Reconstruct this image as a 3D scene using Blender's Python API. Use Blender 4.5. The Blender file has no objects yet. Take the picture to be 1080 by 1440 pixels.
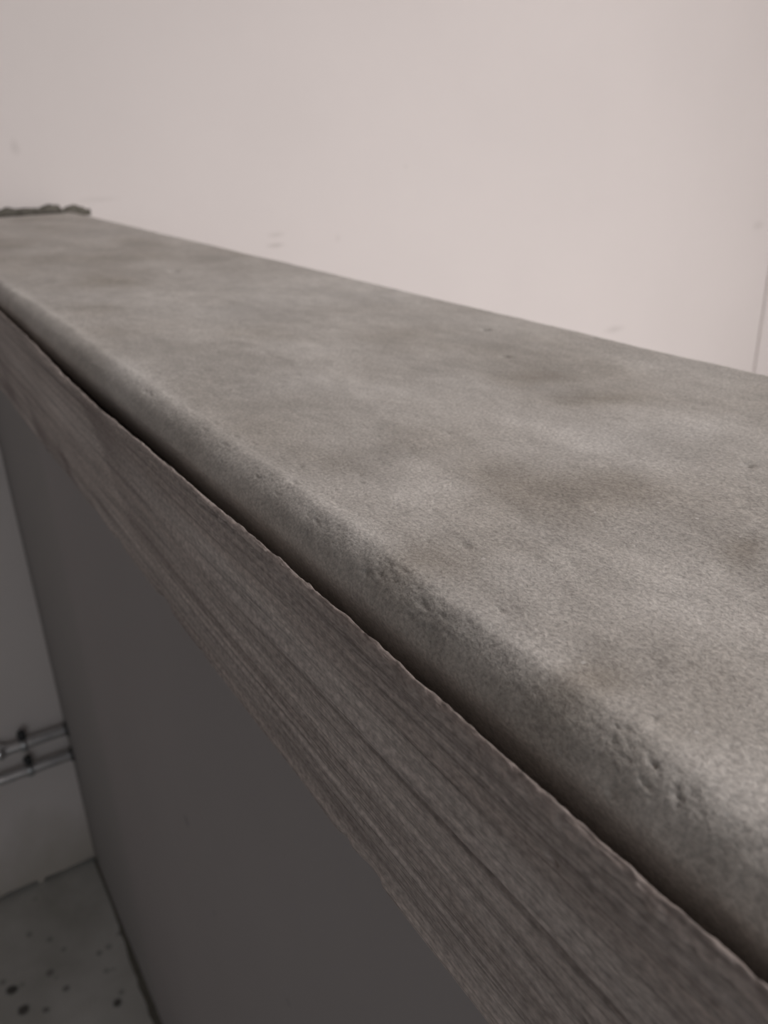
import bpy, math, random
import numpy as np
from mathutils import Vector, Matrix

# ------------------------------------------------------------------ camera, world, lights, exposure
S = bpy.context.scene
COL = S.collection
TOP = 1.0                       # height of the coping's top face above the floor
F_PX = 1180.0                   # focal length in pixels of the 1080x1440 frame
YAW, PITCH, ROLL = 0.5402647, 0.4237225, -0.0346833

cam_data = bpy.data.cameras.new('camera')
cam = bpy.data.objects.new('camera', cam_data)
COL.objects.link(cam)
fwd = Vector((math.sin(YAW) * math.cos(PITCH), math.cos(YAW) * math.cos(PITCH), -math.sin(PITCH)))
rgt = Vector((math.cos(YAW), -math.sin(YAW), 0))
upv = rgt.cross(fwd)
r2 = math.cos(ROLL) * rgt + math.sin(ROLL) * upv
u2 = -math.sin(ROLL) * rgt + math.cos(ROLL) * upv
m = Matrix((r2, u2, -fwd)).transposed().to_4x4()
m.translation = Vector((-0.081288, 0.0, TOP + 0.07616))
cam.matrix_world = m
cam_data.sensor_fit = 'VERTICAL'
cam_data.sensor_height = 24.0
cam_data.lens = F_PX / 1440.0 * 24.0
cam_data.clip_start = 0.005
cam_data.dof.use_dof = True
cam_data.dof.focus_distance = 0.165
cam_data.dof.aperture_fstop = cam_data.lens / 1.25      # 1.25 mm pupil
S.camera = cam

S.view_settings.view_transform = 'Standard'
S.view_settings.look = 'None'
S.view_settings.gamma = 1.0
S.view_settings.use_curve_mapping = False
S.view_settings.exposure = 0.45

world = bpy.data.worlds.new('world')
S.world = world
world.use_nodes = True
world.node_tree.nodes['Background'].inputs[0].default_value = (0.8, 0.9, 1.0, 1)
world.node_tree.nodes['Background'].inputs[1].default_value = 0.05


def area(name, loc, target, sx, sy, power, col, spread=180):
    d = bpy.data.lights.new(name, 'AREA')
    d.shape = 'RECTANGLE'
    d.size, d.size_y, d.energy, d.color = sx, sy, power, col
    o = bpy.data.objects.new(name, d)
    COL.objects.link(o)
    o.location = loc
    o.rotation_euler = (Vector(target) - Vector(loc)).to_track_quat('-Z', 'Y').to_euler()
    d.spread = math.radians(spread)
    return o


# ceiling lamp over the far side of the low wall, and an added fill light behind on that side
area('ceiling_light', (1.20, -0.65, 2.50), (1.20, -0.65, 0.0), 0.8, 0.8, 21, (1.0, 0.96, 0.955))
area('end_wall_fill', (1.0, -2.3, 1.10), (0.75, 1.1, 0.45), 1.1, 1.1, 4.1, (1.0, 0.965, 0.96), 55)  # added light, no known window; narrow spread makes the end wall fade outwards
area('side_window_daylight', (-1.0, -2.3, 1.45), (-0.6, 1.1, 0.6), 0.9, 1.0, 6.5, (0.90, 0.95, 1.0))

# ------------------------------------------------------------------ measures
D = 1.1381          # inner face of the end wall
W = 0.1671          # far edge of the coping
HF = 0.0704         # underside of the fascia below the top
FX = -0.0180        # face of the fascia board
LIP = 0.0080        # its upper edge below the top
BX = 0.0257         # near face of the low wall (set back under the fascia)
XR = 2.10           # right wall
XS = 1.576          # left edge of the shallow pilaster on the end wall
XL, YB, CEIL = -1.75, -2.45, 2.62
rng = np.random.RandomState(7)
random.seed(7)

# ------------------------------------------------------------------ numpy helpers
_tab = np.random.RandomState(11).rand(256, 256)


def vnoise(x, y, seed=0):
    x = np.asarray(x, float) + seed * 17.31
    y = np.asarray(y, float) + seed * 9.77
    xi, yi = np.floor(x).astype(int), np.floor(y).astype(int)
    fx, fy = x - xi, y - yi
    fx, fy = fx * fx * (3 - 2 * fx), fy * fy * (3 - 2 * fy)
    g = lambda a, b: _tab[a % 256, b % 256]
    return (g(xi, yi) * (1 - fx) + g(xi + 1, yi) * fx) * (1 - fy) + (g(xi, yi + 1) * (1 - fx) + g(xi + 1, yi + 1) * fx) * fy


def fbm(x, y, o=4, seed=0):
    s, a, t = 0, 1.0, 0
    for k in range(o):
        s = s + a * vnoise(x * 2 ** k, y * 2 ** k, seed + k)
        t += a
        a *= 0.5
    return s / t - 0.5


def grid_object(name, P, mat, parent=None, attrs=None, close=False, smooth=True):
    """P: rows x cols x 3 array of points -> one mesh"""
    R, C = P.shape[:2]
    idx = np.arange(R * C).reshape(R, C)
    if close:
        idx = np.concatenate([idx, idx[:, :1]], 1)
    q = np.stack([idx[:-1, :-1], idx[:-1, 1:], idx[1:, 1:], idx[1:, :-1]], -1).reshape(-1, 4)
    me = bpy.data.meshes.new(name)
    me.vertices.add(R * C)
    me.vertices.foreach_set('co', P.reshape(-1).astype(np.float32))
    n = len(q)
    caps = []
    if close:
        caps = [idx[0, :-1][::-1], idx[-1, :-1]]
    loops = np.concatenate([q.reshape(-1)] + caps) if caps else q.reshape(-1)
    starts = list(range(0, 4 * n, 4))
    tot = [4] * n
    s = 4 * n
    for c in caps:
        starts.append(s)
        tot.append(len(c))
        s += len(c)
    me.loops.add(len(loops))
    me.loops.foreach_set('vertex_index', loops.astype(np.int32))
    me.polygons.add(len(starts))
    me.polygons.foreach_set('loop_start', np.array(starts, np.int32))
    me.polygons.foreach_set('loop_total', np.array(tot, np.int32))
    me.update(calc_edges=True)
    me.validate()
    if smooth:
        sm = np.ones(len(me.polygons), bool)
        sm[n:] = False
        me.polygons.foreach_set('use_smooth', sm)
    for k, v in (attrs or {}).items():
        a = me.attributes.new(k, 'FLOAT', 'POINT')
        a.data.foreach_set('value', v.reshape(-1).astype(np.float32))
    me.materials.append(mat)
    o = bpy.data.objects.new(name, me)
    COL.objects.link(o)
    if parent:
        o.parent = parent
    return o


def poly_object(name, verts, faces, mat, parent=None, smooth=False):
    me = bpy.data.meshes.new(name)
    me.from_pydata(verts, [], faces)
    me.update()
    if smooth:
        for p in me.polygons:
            p.use_smooth = True
    me.materials.append(mat)
    o = bpy.data.objects.new(name, me)
    COL.objects.link(o)
    if parent:
        o.parent = parent
    return o


def box(name, a, b, mat, parent=None):
    x0, y0, z0 = a
    x1, y1, z1 = b
    v = [(x0, y0, z0), (x1, y0, z0), (x1, y1, z0), (x0, y1, z0), (x0, y0, z1), (x1, y0, z1), (x1, y1, z1), (x0, y1, z1)]
    f = [(0, 3, 2, 1), (4, 5, 6, 7), (0, 1, 5, 4), (1, 2, 6, 5), (2, 3, 7, 6), (3, 0, 4, 7)]
    return poly_object(name, v, f, mat, parent)


def structure(o, label=None):
    o['kind'] = 'structure'
    if label:
        o['label'] = label
    return o


# ------------------------------------------------------------------ material helpers
class NT:
    def __init__(self, name):
        self.m = bpy.data.materials.new(name)
        self.m.use_nodes = True
        self.t = self.m.node_tree
        self.b = self.t.nodes['Principled BSDF']
        self.geo = self.n('ShaderNodeNewGeometry')

    def n(self, typ, **kw):
        o = self.t.nodes.new(typ)
        for k, v in kw.items():
            setattr(o, k, v)
        return o

    def link(self, a, b):
        self.t.links.new(a, b)

    def pos(self, scale=(1, 1, 1)):
        mp = self.n('ShaderNodeMapping')
        mp.inputs['Scale'].default_value = scale
        self.link(self.geo.outputs['Position'], mp.inputs['Vector'])
        return mp.outputs[0]

    def noise(self, scale=(1, 1, 1), detail=4, rough=0.55, dist=0.0):
        o = self.n('ShaderNodeTexNoise')
        o.inputs['Scale'].default_value = 1.0
        o.inputs['Detail'].default_value = detail
        o.inputs['Roughness'].default_value = rough
        o.inputs['Distortion'].default_value = dist
        self.link(self.pos(scale), o.inputs['Vector'])
        return o.outputs['Fac']

    def ramp(self, fac, stops):
        o = self.n('ShaderNodeValToRGB')
        e = o.color_ramp.elements
        while len(e) < len(stops):
            e.new(0.5)
        for i, (p, c) in enumerate(stops):
            e[i].position = p
            e[i].color = (*c, 1) if len(c) == 3 else c
        self.link(fac, o.inputs[0])
        return o.outputs[0]

    def mix(self, fac, a, b, mode='MIX'):
        o = self.n('ShaderNodeMix', data_type='RGBA', blend_type=mode)
        for s, v in ((o.inputs[0], fac), (o.inputs[6], a), (o.inputs[7], b)):
            if isinstance(v, (int, float)):
                s.default_value = v
            elif isinstance(v, tuple):
                s.default_value = (*v, 1)
            else:
                self.link(v, s)
        return o.outputs[2]

    def math(self, op, a, b=0.0, c=None, clamp=False):
        o = self.n('ShaderNodeMath', operation=op, use_clamp=clamp)
        for s, v in zip(o.inputs, (a, b, c)):
            if v is None:
                continue
            if isinstance(v, (int, float)):
                s.default_value = v
            else:
                self.link(v, s)
        return o.outputs[0]

    def attr(self, name):
        o = self.n('ShaderNodeAttribute', attribute_name=name)
        return o.outputs['Fac']

    def bump(self, height, dist, strength=1.0, normal=None):
        o = self.n('ShaderNodeBump')
        o.inputs['Strength'].default_value = strength
        o.inputs['Distance'].default_value = dist
        self.link(height, o.inputs['Height'])
        if normal:
            self.link(normal, o.inputs['Normal'])
        return o.outputs[0]

    def done(self, color=None, rough=0.6, normal=None, spec=0.5, metal=0.0):
        if color is not None:
            if isinstance(color, tuple):
                self.b.inputs['Base Color'].default_value = (*color, 1)
            else:
                self.link(color, self.b.inputs['Base Color'])
        if isinstance(rough, (int, float)):
            self.b.inputs['Roughness'].default_value = rough
        else:
            self.link(rough, self.b.inputs['Roughness'])
        if normal:
            self.link(normal, self.b.inputs['Normal'])
        self.b.inputs['Specular IOR Level'].default_value = spec
        self.b.inputs['Metallic'].default_value = metal
        return self.m


def mat_slab():
    t = NT('trowelled_concrete')
    st = t.attr('stain')
    base = t.ramp(st, [(0.0, (0.255, 0.223, 0.182)), (0.32, (0.405, 0.375, 0.338)), (0.55, (0.515, 0.490, 0.460)), (1.0, (0.665, 0.645, 0.622))])
    cl = t.noise((26, 15, 26), 5, 0.6, 0.4)
    base = t.mix(0.5, base, t.ramp(cl, [(0.3, (0.55, 0.54, 0.52)), (0.7, (1.25, 1.24, 1.23))]), 'MULTIPLY')
    md = t.noise((170, 90, 170), 5, 0.65, 0.5)
    base = t.mix(0.45, base, t.ramp(md, [(0.3, (0.70, 0.695, 0.68)), (0.7, (1.2, 1.2, 1.19))]), 'MULTIPLY')
    gr = t.noise((1300, 1000, 1300), 3, 0.7)
    base = t.mix(0.7, base, t.ramp(gr, [(0.32, (0.58, 0.58, 0.58)), (0.68, (1.34, 1.34, 1.33))]), 'MULTIPLY')
    v = t.n('ShaderNodeTexVoronoi', feature='F1')
    v.inputs['Scale'].default_value = 130
    t.link(t.geo.outputs['Position'], v.inputs['Vector'])
    sp = t.math('LESS_THAN', v.outputs['Distance'], 0.055)
    base = t.mix(t.math('MULTIPLY', sp, 0.7), base, (0.62, 0.60, 0.57))
    hb = t.math('ADD', t.math('MULTIPLY', gr, 1.0), t.math('MULTIPLY', t.noise((330, 260, 330), 3, 0.6), 1.1))
    return t.done(base, t.ramp(cl, [(0.3, (0.5,) * 3), (0.7, (0.68,) * 3)]), t.bump(hb, 0.0004, 0.6), 0.25)


def mat_fascia():
    t = NT('board_marked_concrete')
    g1 = t.noise((300, 4.0, 420), 4, 0.65, 0.6)
    g2 = t.noise((60, 1.6, 90), 3, 0.5, 0.5)
    bl = t.noise((14, 6, 18), 4, 0.6)
    g3 = t.noise((900, 14, 1500), 3, 0.6, 0.3)
    c = t.ramp(g2, [(0.25, (0.33, 0.283, 0.262)), (0.5, (0.465, 0.413, 0.386)), (0.75, (0.565, 0.518, 0.49))])
    c = t.mix(0.8, c, t.ramp(g1, [(0.28, (0.50, 0.48, 0.47)), (0.5, (1.0, 1.0, 1.0)), (0.75, (1.22, 1.2, 1.18))]), 'MULTIPLY')
    c = t.mix(0.45, c, t.ramp(bl, [(0.3, (0.62, 0.58, 0.56)), (0.65, (1.2, 1.2, 1.2))]), 'MULTIPLY')
    c = t.mix(0.8, c, t.ramp(g3, [(0.30, (0.42, 0.40, 0.39)), (0.42, (0.95, 0.95, 0.95)), (0.72, (1.3, 1.28, 1.26))]), 'MULTIPLY')
    st = t.attr('stain')
    c = t.mix(st, c, (0.185, 0.147, 0.136))
    gr = t.noise((900, 500, 900), 2, 0.6)
    c = t.mix(0.8, c, t.ramp(gr, [(0.3, (0.62,) * 3), (0.7, (1.3,) * 3)]), 'MULTIPLY')
    hb = t.math('ADD', t.math('MULTIPLY', g1, 1.6), t.math('MULTIPLY', gr, 0.5))
    return t.done(c, 0.62, t.bump(hb, 0.0006, 0.75), 0.35)


def mat_plaster(name, col, var=0.06, bump=0.0004, stain=None):
    t = NT(name)
    n = t.noise((3.0, 3.0, 3.0), 4, 0.5)
    lo, hi = tuple(c * (1 - var) for c in col), tuple(min(1, c * (1 + var)) for c in col)
    c = t.ramp(n, [(0.3, lo), (0.7, hi)])
    if stain:
        c = stain(t, c)
    h = t.noise((22, 22, 22), 4, 0.5)
    return t.done(c, 0.75, t.bump(h, bump * 6, 0.4), 0.25)


def wall_marks(t, c):
    """smudges and faint trowel scratches on the end wall, and grime in the bottom few centimetres"""
    sep = t.n('ShaderNodeSeparateXYZ')
    t.link(t.geo.outputs['Position'], sep.inputs[0])
    X, Z = sep.outputs[0], sep.outputs[2]
    nz = t.noise((90, 1, 160), 3, 0.6)
    for (cx, cz, rx, rz, k) in [(0.4392, TOP - 0.0495, 0.014, 0.0036, 0.22), (0.4379, TOP - 0.0638, 0.016, 0.0034, 0.32),
                                (0.5382, TOP - 0.0626, 0.006, 0.006, 0.10), (1.128, TOP - 0.279, 0.03, 0.007, 0.22),
                                (0.20, TOP + 0.012, 0.030, 0.004, 0.10), (0.115, TOP + 0.075, 0.006, 0.010, 0.16),
                                (1.52, TOP - 0.12, 0.020, 0.010, 0.16), (0.66, TOP + 0.03, 0.004, 0.004, 0.10)]:
        dx = t.math('DIVIDE', t.math('SUBTRACT', X, cx), rx)
        dz = t.math('DIVIDE', t.math('SUBTRACT', Z, cz), rz)
        r = t.math('SQRT', t.math('ADD', t.math('MULTIPLY', dx, dx), t.math('MULTIPLY', dz, dz)))
        r = t.math('ADD', r, t.math('MULTIPLY', t.math('SUBTRACT', nz, 0.5), 0.8))
        f = t.math('MULTIPLY', t.math('SUBTRACT', 1.15, r, clamp=True), k, clamp=True)
        c = t.mix(f, c, (0.22, 0.19, 0.17))
    # splash dirt, ragged upper outline
    zz = t.math('ADD', Z, t.math('MULTIPLY', t.noise((9, 9, 5), 4, 0.6), -0.20))
    f = t.math('MULTIPLY', t.math('SUBTRACT', 0.02, zz), 9.0, clamp=True)
    c = t.mix(t.math('MULTIPLY', f, 0.55), c, (0.33, 0.30, 0.23))
    return c


def body_marks(t, c):
    """patched plaster beside the end wall and a few specks"""
    sep = t.n('ShaderNodeSeparateXYZ')
    t.link(t.geo.outputs['Position'], sep.inputs[0])
    Y, Z = sep.outputs[1], sep.outputs[2]
    f = t.math('MULTIPLY', t.math('SUBTRACT', Y, 0.775), 25.0, clamp=True)
    c = t.mix(t.math('MULTIPLY', f, 0.4), c, (0.33, 0.325, 0.31))
    for (cy, cz, r0, k) in [(0.4655, TOP - 0.3639, 0.005, 0.5), (0.43, TOP - 0.42, 0.003, 0.35), (0.30, TOP - 0.36, 0.003, 0.3)]:
        dy = t.math('SUBTRACT', Y, cy)
        dz = t.math('SUBTRACT', Z, cz)
        r = t.math('SQRT', t.math('ADD', t.math('MULTIPLY', dy, dy), t.math('MULTIPLY', dz, dz)))
        c = t.mix(t.math('MULTIPLY', t.math('SUBTRACT', 1.2, t.math('DIVIDE', r, r0), clamp=True), k), c, (0.1, 0.1, 0.1))
    return c


def mat_floor():
    t = NT('speckled_screed')
    n = t.noise((8, 8, 8), 5, 0.6, 0.3)
    c = t.ramp(n, [(0.3, (0.40, 0.392, 0.36)), (0.7, (0.58, 0.572, 0.545))])
    v = t.n('ShaderNodeTexVoronoi', feature='F1')
    v.inputs['Scale'].default_value = 42
    t.link(t.geo.outputs['Position'], v.inputs['Vector'])
    sc = t.n('ShaderNodeSeparateColor')
    t.link(v.outputs['Color'], sc.inputs[0])
    on = t.math('GREATER_THAN', sc.outputs[0], 0.72)
    sp = t.math('MULTIPLY', t.math('MULTIPLY', t.math('SUBTRACT', 0.26, v.outputs['Distance'], clamp=True), 6.0, clamp=True), on)
    c = t.mix(t.math('MULTIPLY', sp, 0.55), c, (0.09, 0.085, 0.075))
    sep = t.n('ShaderNodeSeparateXYZ')
    t.link(t.geo.outputs['Position'], sep.inputs[0])
    nz = t.noise((120, 120, 1), 3, 0.6)
    for (cx, cy, r0, k) in [(-0.1342, 0.9687, 0.0075, 0.9), (-0.1263, 0.9286, 0.0075, 0.85), (-0.0694, 0.929, 0.0050, 0.6),
                            (-0.0999, 0.9114, 0.0045, 0.6), (-0.0146, 0.8682, 0.0060, 0.85), (-0.0836, 0.9669, 0.0060, 0.5),
                            (-0.0150, 0.9602, 0.0045, 0.5), (-0.0139, 0.9254, 0.0045, 0.4), (-0.0577, 0.9951, 0.004, 0.4)]:
        dx = t.math('SUBTRACT', sep.outputs[0], cx)
        dy = t.math('SUBTRACT', sep.outputs[1], cy)
        r = t.math('DIVIDE', t.math('SQRT', t.math('ADD', t.math('MULTIPLY', dx, dx), t.math('MULTIPLY', dy, dy))), r0)
        r = t.math('ADD', r, t.math('MULTIPLY', t.math('SUBTRACT', nz, 0.5), 0.9))
        f = t.math('MULTIPLY', t.math('MULTIPLY', t.math('SUBTRACT', 1.25, r, clamp=True), 2.0, clamp=True), k)
        c = t.mix(f, c, (0.05, 0.048, 0.043))
    return t.done(c, 0.6, t.bump(n, 0.002, 0.4), 0.4)


def mat_mortar():
    t = NT('rough_mortar')
    n = t.noise((220, 220, 220), 4, 0.7)
    c = t.ramp(n, [(0.3, (0.075, 0.069, 0.056)), (0.7, (0.20, 0.188, 0.162))])
    return t.done(c, 0.9, t.bump(n, 0.002, 0.9), 0.2)


def mat_simple(name, col, rough, metal=0.0, spec=0.5):
    t = NT(name)
    n = t.noise((60, 60, 60), 3, 0.5)
    c = t.ramp(n, [(0.3, tuple(k * 0.88 for k in col)), (0.7, tuple(min(1, k * 1.08) for k in col))])
    return t.done(c, rough, None, spec, metal)


M_SLAB, M_FASCIA, M_MORTAR, M_FLOOR = mat_slab(), mat_fascia(), mat_mortar(), mat_floor()
M_WALL = mat_plaster('white_plaster', (0.668, 0.622, 0.604), 0.03, 0.0003)
M_END = mat_plaster('white_plaster_marked', (0.668, 0.622, 0.604), 0.025, 0.0003, wall_marks)
M_BODY = mat_plaster('mauve_grey_plaster', (0.385, 0.36, 0.357), 0.04, 0.0003, body_marks)
M_GREY = mat_plaster('grey_plaster', (0.30, 0.30, 0.30), 0.04)
M_PIPE = mat_simple('chromed_pipe', (0.62, 0.64, 0.66), 0.22, 1.0)
M_POLISH = mat_simple('polished_chrome', (0.86, 0.88, 0.90), 0.07, 1.0)
M_CLIP = mat_simple('galvanised_clip', (0.40, 0.41, 0.42), 0.4, 1.0)
M_DARK = mat_simple('dark_rubber', (0.035, 0.035, 0.037), 0.6)

# ------------------------------------------------------------------ the room
structure(box('floor', (XL - 0.12, YB - 0.12, -0.12), (XR + 0.12, D + 0.12, 0.0), M_FLOOR), 'dark speckled screed floor')
structure(box('ceiling', (XL - 0.12, YB - 0.12, CEIL), (XR + 0.12, D + 0.12, CEIL + 0.1), M_WALL))
structure(box('wall_left', (XL - 0.12, YB, 0.0), (XL, D, CEIL), M_GREY))
structure(box('wall_right', (XR, YB, 0.0), (XR + 0.12, D, CEIL), M_WALL), 'white plastered wall meeting the end wall')
structure(box('wall_back', (XL, YB - 0.12, 0.0), (XR, YB, CEIL), M_WALL))


def end_wall():
    # plaster face stops 9 mm above the floor with a ragged lower edge, leaving a dark joint
    xs = np.concatenate([np.linspace(XL, -0.45, 40), np.linspace(-0.44, BX, 160), np.linspace(BX + 0.03, XR, 60)])
    low = 0.010 + 0.006 * fbm(xs * 60, xs * 0 + 3, 3, 4)
    crumb = np.abs(xs + 0.0593) < 0.0055          # a crumb of plaster bridges the joint
    low = np.where(crumb, 0.001, low)
    n = len(xs)
    v = []
    for x, l in zip(xs, low):
        v += [(x, D + 0.045, l), (x, D, l), (x, D, CEIL), (x, D + 0.12, CEIL), (x, D + 0.12, 0.0), (x, D + 0.045, 0.0)]
    f = []
    for i in range(n - 1):
        a, b = i * 6, i * 6 + 6
        for k in range(6):
            k2 = (k + 1) % 6
            f.append((a + k, a + k2, b + k2, b + k))
    f.append(tuple(range(5, -1, -1)))
    f.append(tuple((n - 1) * 6 + k for k in range(6)))
    return poly_object('wall_end', v, f, M_END)


structure(end_wall(), 'white plastered end wall that the coping runs into')
structure(box('trim_1', (XS, D - 0.005, 0.0), (XR, D, CEIL), M_WALL), 'shallow white pilaster at the right end of the end wall')


def low_wall():
    ys = np.linspace(-1.2, D, 60)
    zs = np.linspace(0, TOP - 0.081, 40)
    P = []
    for y in ys:
        row = [(BX + 0.0012 * float(fbm(y * 5, z * 5, 3, 2)), y, z) for z in zs]
        row += [(0.1414, y, TOP - 0.0715), (0.1414, y, 0.0)]
        P.append(row)
    return grid_object('wall_middle', np.array(P), M_BODY, close=True, smooth=False)


low = structure(low_wall(), 'low mauve grey plastered wall under the concrete coping')

# ragged mortar bead where the low wall meets the floor
ys = np.linspace(-1.2, D, 420)
ang = np.linspace(0, math.pi / 2, 7)
rr = 0.006 + 0.010 * np.clip(fbm(ys * 9, ys * 0, 3, 5) + 0.25, 0, 1) + 0.012 * np.clip((0.98 - ys) / 0.25, 0, 1)
rr = np.clip(rr, 0.004, 0.03)
P = np.zeros((len(ys), len(ang) + 1, 3))
for i, y in enumerate(ys):
    for k, a in enumerate(ang):
        q = rr[i] * (0.45 + 0.10 * math.cos(4 * a)) * (1 + 0.5 * float(fbm(y * 60, k * 0.6, 2, 8)))
        P[i, k] = (BX - q * math.cos(a) * 0.9, y, max(0.0005, q * math.sin(a) * 1.9))
    P[i, -1] = (BX + 0.004, y, 0.0005)
grid_object('mortar_bead', P, M_MORTAR, low, close=True)

# ------------------------------------------------------------------ concrete coping
coping = bpy.data.objects.new('concrete_coping', None)
COL.objects.link(coping)
coping.location = (0, 0, 0)
coping['label'] = 'grey trowelled concrete coping with rounded nose and wood-grained fascia, topping the low wall'
coping['category'] = 'coping'

# rows along the wall, denser close to the eye
rows = [-1.2, -0.8, -0.5, -0.3, -0.2, -0.12, -0.08, -0.05]
y = -0.03
while y < D:
    rows.append(y)
    y += 0.00042 * (1 + max(0, y) / 0.085)
rows.append(D + 0.004)
ROWS = np.array(rows)

BL = [  # stains and pale patches on the top: centre, two half-axes, strength
    (0.0477, 0.1291, 0.0193, -0.0141, -0.0095, -0.0100, -0.80), (0.0418, 0.1501, 0.0083, -0.0061, -0.0057, -0.0071, -0.40),
    (0.0001, 0.0744, 0.0048, -0.0033, -0.0036, -0.0036, -1.00), (-0.0004, 0.1220, 0.0068, -0.0048, -0.0048, -0.0071, -0.80),
    (0.1064, 0.2077, 0.0110, -0.0087, -0.0058, -0.0065, -0.70), (0.1052, 0.1773, 0.0101, -0.0078, -0.0053, -0.0052, -0.70),
    (0.0555, 0.0880, 0.0033, -0.0023, -0.0051, -0.0037, -0.80), (0.0788, 0.2184, 0.0110, -0.0086, -0.0087, -0.0119, 0.60),
    (0.0146, 0.1532, 0.0120, -0.0088, -0.0085, -0.0133, 0.50), (0.0817, 0.1462, 0.0131, -0.0099, -0.0116, -0.0110, 0.50),
    (0.0695, 0.3840, 0.0186, -0.0162, -0.0080, -0.0192, 0.70), (0.0549, 0.5263, 0.0169, -0.0158, -0.0062, -0.0219, -0.80),
    (0.0241, 0.4429, 0.0173, -0.0153, -0.0042, -0.0158, -0.80), (0.0314, 0.3466, 0.0168, -0.0140, -0.0081, -0.0228, -0.40),
    (0.0002, 0.3045, 0.0148, -0.0118, -0.0043, -0.0139, 0.60), (0.1048, 0.2938, 0.0181, -0.0152, -0.0084, -0.0131, -0.50),
    (0.1244, 0.3849, 0.0219, -0.0197, -0.0094, -0.0172, 0.40), (0.0006, 0.0599, 0.0064, -0.0043, -0.0046, -0.0040, -0.30),
    (0.0015, 0.0962, 0.0090, -0.0062, -0.0057, -0.0069, 0.35), (0.0311, 0.0846, 0.0092, -0.0064, -0.0076, -0.0065, 0.30),
    (0.0165, 0.0654, 0.0053, -0.0036, -0.0085, -0.0068, -0.20), (0.0426, 0.1755, 0.0122, -0.0091, -0.0063, -0.0089, -0.50),
    (0.0353, 0.2316, 0.0162, -0.0126, -0.0070, -0.0133, -0.35), (0.1085, 0.1406, 0.0075, -0.0057, -0.0071, -0.0057, 0.40),
    (0.0628, 0.3290, 0.0142, -0.0119, -0.0057, -0.0124, -0.50), (0.0209, 0.1918, 0.0094, -0.0070, -0.0049, -0.0088, 0.35),
    (0.0336, 0.2540, 0.0115, -0.0091, -0.0052, -0.0109, 0.40), (0.0137, 0.1067, 0.0055, -0.0038, -0.0036, -0.0042, 0.30)]


def sag(y):
    return 0.0066 * np.exp(-((y - 0.41) / 0.12) ** 2)


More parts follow.
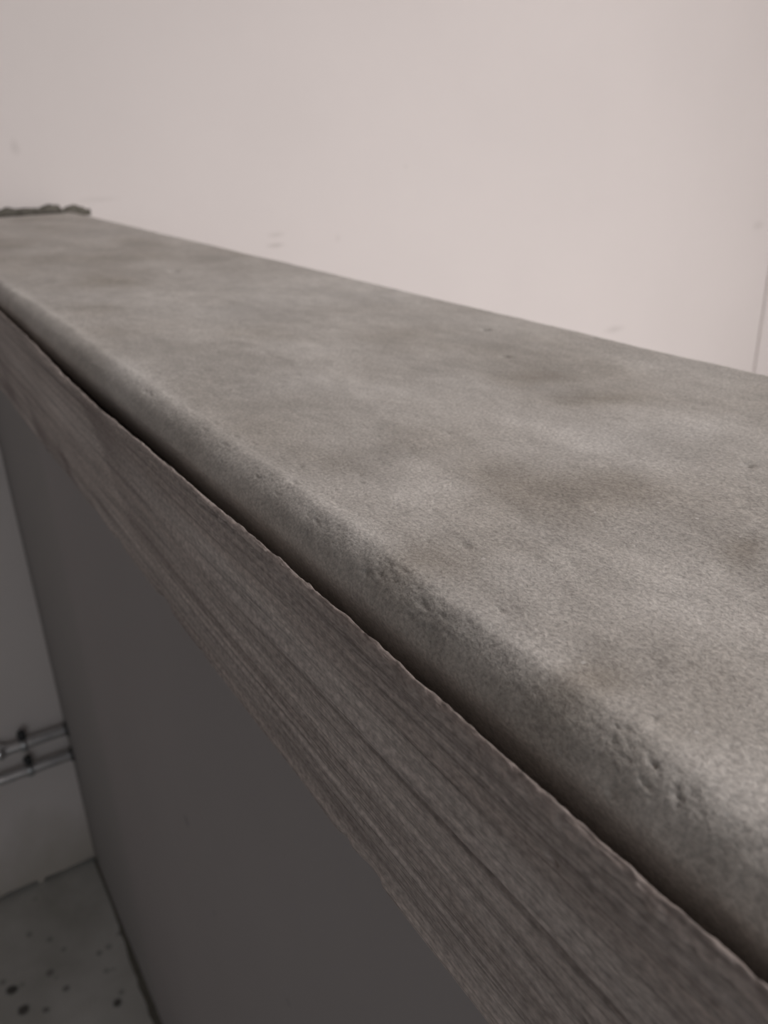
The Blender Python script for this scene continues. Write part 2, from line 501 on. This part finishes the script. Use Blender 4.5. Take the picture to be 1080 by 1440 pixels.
def build_slab():
    NV, NA, NT_ = 26, 44, 190
    y = ROWS[:, None]
    one = np.ones_like(y)
    R0 = 0.0090 + 0.0012 * fbm(y * 9, y * 0 + 1, 3, 1)
    fx = -0.0112 + 0.0008 * fbm(y * 14, y * 0 + 4, 3, 9)         # face of the nose
    cx = fx + R0
    th = np.linspace(0, 0.5 * math.pi, NA)[None]
    v = np.linspace(1, 0, NV)[:-1][None]
    vz = -R0 - (0.0275 - R0) * v                                  # face running down into the groove
    vx = fx + 0.0075 * v ** 1.35
    nx = np.concatenate([vx, cx - R0 * np.cos(th)], 1)
    nz = np.concatenate([vz, -R0 + R0 * np.sin(th)], 1)
    NN = nx.shape[1]
    u = np.linspace(0, 1, NT_)[1:]
    u = 0.55 * u + 0.45 * u ** 2
    tx = cx + (W - 0.004 - cx) * u[None]
    tz = np.zeros_like(tx)
    # far edge: small arris, back face, underside
    a = np.linspace(0, math.pi / 2, 6)[1:]
    bx = W - 0.004 + 0.004 * np.sin(a)
    bz = -0.004 + 0.004 * np.cos(a)
    ex = one * np.concatenate([bx, [W, W - 0.001]])[None]
    ez = one * np.concatenate([bz, [-0.020, -0.0275]])[None]
    X = np.concatenate([nx, tx, ex], 1)
    Z = np.concatenate([nz, tz, ez], 1)
    Y = y * np.ones_like(X)
    # profile normals and running length across
    dX, dZ = np.gradient(X, axis=1), np.gradient(Z, axis=1)
    L = np.sqrt(dX ** 2 + dZ ** 2) + 1e-12
    Nx, Nz = -dZ / L, dX / L
    A = np.cumsum(np.sqrt(np.diff(X, axis=1, prepend=X[:, :1]) ** 2 + np.diff(Z, axis=1, prepend=Z[:, :1]) ** 2), 1)
    A = A - A[:, NN - 1:NN]                       # 0 at the start of the flat top, negative over the nose
    h = 0.0010 * fbm(A * 26, Y * 16, 3, 20) + 0.00035 * fbm(A * 150, Y * 110, 3, 30) + 0.00014 * fbm(A * 700, Y * 600, 2, 40)
    # low trowel ridge along the start of the rounding, wavering
    rid = -0.002 + 0.005 * fbm(Y * 20, Y * 0 + 7, 3, 3)
    h = h + 0.00045 * np.exp(-((A - rid) / 0.0022) ** 2) * (0.6 + 1.2 * fbm(Y * 30, Y * 0, 2, 6))
    # pits
    pits = [(0.1399, 0.2768, 0.0013, 0.0022), (0.1178, 0.2364, 0.0012, 0.0020), (0.0942, 0.1161, 0.0008, 0.0016),
            (0.0968, 0.5446, 0.003, 0.002), (0.0502, 0.1794, 0.0008, 0.0007), (0.03, 0.215, 0.0009, 0.0006)]
    r_ = np.random.RandomState(3)
    for k in range(26):                           # crumbled arris patches
        pits.append((-0.006 + 0.0028 * r_.randn(), 0.112 + 0.007 * r_.randn(), 0.0003 + 0.0004 * r_.rand() ** 2, 0.0002 + 0.0003 * r_.rand()))
    for k in range(34):
        t_ = r_.rand()
        pits.append((-0.003 - 0.004 * t_ + 0.0016 * r_.randn(), 0.068 - 0.018 * t_ + 0.002 * r_.randn(), 0.0002 + 0.0003 * r_.rand() ** 2, 0.00015 + 0.00025 * r_.rand()))
    for k in range(60):
        pits.append((-0.012 + 0.03 * r_.rand() ** 1.5, 0.03 + 0.25 * r_.rand(), 0.0003 + 0.0004 * r_.rand(), 0.0003 + 0.0003 * r_.rand()))
    for k in range(50):
        pits.append((0.165 * r_.rand(), 0.05 + 0.4 * r_.rand(), 0.0003 + 0.0004 * r_.rand(), 0.0004))
    for (pa, py, pr, pd) in pits:
        i0, i1 = np.searchsorted(ROWS, [py - 4 * pr, py + 4 * pr])
        if i1 <= i0:
            continue
        aa, yy = A[i0:i1], Y[i0:i1]
        wob = 1 + 0.9 * fbm(aa / pr * 0.9, yy / pr * 0.9, 2, int(py * 1e4) % 50)
        d2 = ((aa - pa) ** 2 + ((yy - py) * 0.75) ** 2) / (pr * wob) ** 2
        h[i0:i1] -= pd * np.exp(-d2 ** 1.5)
    # a hairline crack across the far part
    cy = 0.262 + 0.9 * (A - 0.018) + 0.004 * fbm(A * 90, A * 0, 3, 2)
    h = h - 0.00035 * np.exp(-((Y - cy) / 0.0008) ** 2) * np.clip(0.5 + 2 * fbm(A * 200, Y * 0, 2, 8), 0, 1) * ((A > 0.004) & (A < 0.024))
    h[:, -3:] = 0
    X = X + Nx * h
    Z = Z + Nz * h
    # stain value 0..1
    st = 0.55 + 0.55 * fbm(A * 9 + Y * 3, Y * 6, 4, 50) + 0.35 * fbm(A * 34, Y * 20, 4, 60)
    for (qx, qy, ux, uy, wx, wy, amp) in BL:
        det = ux * wy - uy * wx
        dx, dy = A - qx, Y - qy
        p, q = (dx * wy - dy * wx) / det, (ux * dy - uy * dx) / det
        wob = 0.9 * fbm(A * 60, Y * 45, 3, int(abs(qx) * 1e4) % 40)
        st = st + 0.34 * amp * np.exp(-0.9 * (p * p + q * q) * (1 + wob) ** 2)
    # pale laitance film along the arris
    st = st + 0.20 * np.exp(-((A + 0.002) / 0.0045) ** 2) * (0.7 + 1.2 * fbm(Y * 40, A * 60, 3, 70))
    st = np.clip(st, 0, 1)
    return grid_object('slab', np.stack([X, Y, Z + TOP], -1), M_SLAB, coping, {'stain': st}, close=True)


build_slab()


def build_fascia():
    y = ROWS[:, None]
    NZ = 170
    u = np.linspace(0, 1, NZ)
    bot = HF + 0.0015 * fbm(y * 34, y * 0 + 2, 4, 12)
    topz = LIP + 0.55 * sag(y / 0.78)
    zz = topz + (bot - topz) * u[None]
    X = np.full(zz.shape, FX)
    Y0 = y * np.ones_like(zz)
    dep, Y = (zz + 0.0762) / 0.779 - 0.0762, Y0 / 0.779
    topd = (topz + 0.0762) / 0.779 - 0.0762
    # raised and sunk grain of the boards: varies quickly across, slowly along
    G = dep + 0.004 * fbm(Y * 5, dep * 6, 2, 15)
    grain = fbm(G * 260, Y * 1.6, 3, 80) * 0.0011 + fbm(G * 700, Y * 3.5, 2, 90) * 0.0006
    knots = [(0.60, 0.070, 0.05, 0.016), (0.47, 0.055, 0.03, 0.010)]
    X = X - grain - 0.0012 * fbm(Y * 9, dep * 12, 3, 95)
    # rough lip under the nose
    lip = np.exp(-((dep - topd - 0.002) / 0.0016) ** 2)
    X = X - lip * (0.0004 + 0.0016 * fbm(Y * 260, dep * 300, 4, 97))
    # dark splits along the grain
    r_ = np.random.RandomState(5)
    for k in range(26):
        d0, y0, ln = 0.036 + 0.074 * r_.rand(), 0.04 + 0.5 * r_.rand() ** 1.6, 0.02 + 0.07 * r_.rand()
        line = d0 + 0.04 * (Y - y0) * (r_.rand() - 0.5) + 0.0012 * fbm(Y * 30, Y * 0, 2, k)
        env = np.exp(-(((Y - y0) / ln) ** 4))
        X = X + 0.0007 * np.exp(-((dep - line) / 0.0003) ** 2) * env * np.clip(0.5 + 2.2 * fbm(Y * 70, Y * 0, 2, k + 3), 0, 1)
    # nail hole
    X = X + 0.004 * np.exp(-(((dep - 0.0441) / 0.0007) ** 2 + ((Y - 0.0813) / 0.0009) ** 2))
    # rounded lower arris, chipped
    e = np.clip((u[None] - 0.95) / 0.05, 0, 1)
    X = X + 0.003 * e ** 2
    chip = np.clip(fbm(Y * 60, Y * 0 + 5, 3, 33) - 0.12, 0, 1) * np.clip((u[None] - 0.86) / 0.14, 0, 1)
    X = X + 0.010 * chip
    # rough top of the lip, inner side of the groove, groove floor, then the hidden back
    n1 = 6
    k = np.linspace(0, 1, n1)[::-1][None]                          # inner edge -> outer edge of the lip
    tx = X[:, :1] + 0.0013 * k
    tz = topz - 0.0007 * np.sin(math.pi * k) + 0.0013 * fbm(y * 150, k * 2.0, 3, 98) + 0.0009 * fbm(y * 620, k * 4.0, 3, 99)
    inner_x = np.concatenate([np.full((len(ROWS), 1), 0.0275), np.full((len(ROWS), 1), FX + 0.0022), np.full((len(ROWS), 1), FX + 0.0016)], 1)
    inner_z = np.concatenate([np.full((len(ROWS), 1), 0.0275), np.full((len(ROWS), 1), 0.0274), topz + 0.0012], 1)
    X2 = np.concatenate([inner_x, tx, X[:, 1:], np.full((len(ROWS), 1), 0.0275)], 1)
    Z2 = -np.concatenate([inner_z, tz, zz[:, 1:], bot - 0.001], 1)
    Y2 = y * np.ones_like(X2)
    o_ = 3 + n1
    # stains: damp blotches at the far end, reddish-brown band near the lower edge
    st = np.zeros_like(X2)
    sv = np.clip(2.0 * fbm(Y * 26 + dep * 40, dep * 30, 4, 44) + 0.05, 0, 1) * np.clip((Y - 0.30) / 0.12, 0, 1)
    band = np.exp(-((dep - 0.098 + 0.004 * fbm(Y * 12, Y * 0, 2, 3)) / 0.006) ** 2)
    sv = sv + band * np.clip(0.30 + 1.3 * fbm(Y * 11, dep * 40, 3, 46), 0, 1)
    st[:, o_:o_ + NZ - 1] = np.clip(sv, 0, 0.85)[:, 1:]
    return grid_object('fascia', np.stack([X2, Y2, Z2 + TOP], -1)[:, ::-1], M_FASCIA, coping, {'stain': st[:, ::-1]}, close=True)


fas = build_fascia()
fas['label'] = 'brown-grey wood-grained fascia under the rounded nose'

grid_object('core', np.array([[(0.026, y, TOP - 0.071), (0.026, y, TOP - 0.027), (0.1412, y, TOP - 0.027), (0.1412, y, TOP - 0.071)] for y in (-1.2, D)]), M_MORTAR, coping, close=True, smooth=False)

# plain fascia on the far side
ysb = np.linspace(-1.2, D, 30)
P = []
for y in ysb:
    w = 0.0006 * math.sin(y * 17)
    P.append([(0.1395, y, TOP - 0.0275), (W - 0.002 + w, y, TOP - 0.0275), (W - 0.001 + w, y, TOP - 0.05), (W - 0.002 + w, y, TOP - 0.068),
              (W - 0.004, y, TOP - HF), (0.1395, y, TOP - HF)])
grid_object('rear_fascia', np.array(P), M_FASCIA, coping, {'stain': np.zeros((30, 6))}, close=True, smooth=False)


def mortar_seam():
    xs = np.linspace(-0.010, W + 0.022, 150)
    ang = np.linspace(0, math.pi, 14)
    H = 0.0068 + 0.0100 * np.clip(fbm(xs * 62, xs * 0 + 6, 4, 21) + 0.20, 0, 1)
    H = np.where(xs > W - 0.014, 0.0065 * np.clip(1 - ((xs - W - 0.001) / 0.017) ** 2, 0.02, 1) + 0.002, H)
    dp = 0.012 + 0.010 * fbm(xs * 40, xs * 0 + 2, 3, 25)
    dp = np.where(xs > W - 0.014, 0.004, dp)
    P = np.zeros((len(xs), len(ang), 3))
    for i, x in enumerate(xs):
        for k, a in enumerate(ang):
            j = 1 + 0.45 * float(fbm(x * 150, k * 0.7, 3, 28))
            base = -0.001 if x < W - 0.001 else 0.0
            P[i, k] = (x, D + 0.001 - dp[i] * math.sin(a) * j * 0.8, TOP + base + H[i] * j * (0.5 - 0.5 * math.cos(a)) if x < W - 0.001
                       else TOP - 0.006 + (H[i] + 0.006) * (0.5 - 0.5 * math.cos(a)) * j)
    return grid_object('mortar_seam', P, M_MORTAR, coping, close=True)


ms = mortar_seam()
ms['label'] = 'dark ragged mortar along the end wall'


# ------------------------------------------------------------------ pipes on the end wall
def ring_rows(path, rad, n=24):
    """points of a lathe about the x axis: path = [(x, radius)], centred at y, z given by rad"""
    cy, cz = rad
    P = np.zeros((len(path), n, 3))
    for i, (x, r) in enumerate(path):
        for k in range(n):
            a = 2 * math.pi * k / n
            P[i, k] = (x, cy + r * math.cos(a), cz + r * math.sin(a))
    return P


def clip_band(name, x, cy, cz, r0, r1, w, mat, parent):
    """a flat band closed round the pipe with a lug reaching the wall"""
    n = 28
    prof = [(-w, r0), (-w, r1 - 0.0006), (-w + 0.0006, r1), (w - 0.0006, r1), (w, r1 - 0.0006), (w, r0)]
    P = np.zeros((n + 1, len(prof), 3))
    for k in range(n + 1):
        a = 2 * math.pi * k / n
        for j, (dx, r) in enumerate(prof):
            P[k, j] = (x + dx, cy + r * math.cos(a), cz + r * math.sin(a))
    return grid_object(name, P, mat, parent, close=True)


def pipe(zc, label, with_nut):
    cy = D - 0.022
    R = 0.0072
    e = bpy.data.objects.new('heating_pipe', None)
    COL.objects.link(e)
    e['label'] = label
    e['category'] = 'pipe'
    e['group'] = 'pair of chrome heating pipes'
    grid_object('tube', ring_rows([(XL, R), (-0.9, R), (-0.4, R), (-0.15, R), (-0.05, R), (BX - 0.001, R), (BX + 0.02, R)], (cy, zc)), M_PIPE, e, close=True)
    for cx in (-1.3, -0.66, -0.036):
        b = clip_band('pipe_clip', cx, cy, zc, R + 0.0001, R + 0.0024, 0.0045, M_CLIP, e)
        # stand-off stud to the wall
        n = 10
        P = np.zeros((2, n, 3))
        for i, yy in enumerate((cy + R + 0.001, D + 0.004)):
            for k in range(n):
                a = 2 * math.pi * k / n
                P[i, k] = (cx + 0.0035 * math.cos(a), yy, zc + 0.0035 * math.sin(a))
        grid_object('stud', P, M_CLIP, b, close=True)
        # closing screw with a dark rubber cap above the band
        path = [(0.0, 0.0030), (0.004, 0.0030), (0.0042, 0.0058), (0.011, 0.0062), (0.0145, 0.0056), (0.0155, 0.003), (0.0156, 0.0003)]
        P = np.zeros((len(path), 14, 3))
        for i, (dz, r) in enumerate(path):
            for k in range(14):
                a = 2 * math.pi * k / 14
                P[i, k] = (cx + r * math.cos(a), cy + r * math.sin(a), zc + R + 0.001 + dz)
        grid_object('screw_cap', P, M_DARK, b, close=True)
    # wall rosette where the pipe enters the low wall
    grid_object('collar', ring_rows([(BX - 0.004, R + 0.0002), (BX - 0.004, R + 0.002), (BX - 0.0015, R + 0.004), (BX + 0.002, R + 0.004)], (cy, zc)), M_DARK, e, close=True)
    if with_nut:
        grid_object('coupling', ring_rows([(-0.112, R), (-0.111, R + 0.0026), (-0.094, R + 0.003), (-0.092, R + 0.0018), (-0.084, R + 0.0018), (-0.0820, R)] + [(-0.070 - 0.0118 * math.cos(q), max(R, 0.0118 * math.sin(q))) for q in np.linspace(0.7, math.pi - 0.7, 17)] + [(-0.0600, R)], (cy, zc), 24), M_POLISH, e, close=True)
    return e


pipe(TOP - 0.7165, 'upper chrome pipe on the end wall, with coupling, running into the low wall', True)
pipe(TOP - 0.7630, 'lower plain chrome pipe on the end wall, nearer the floor', False)
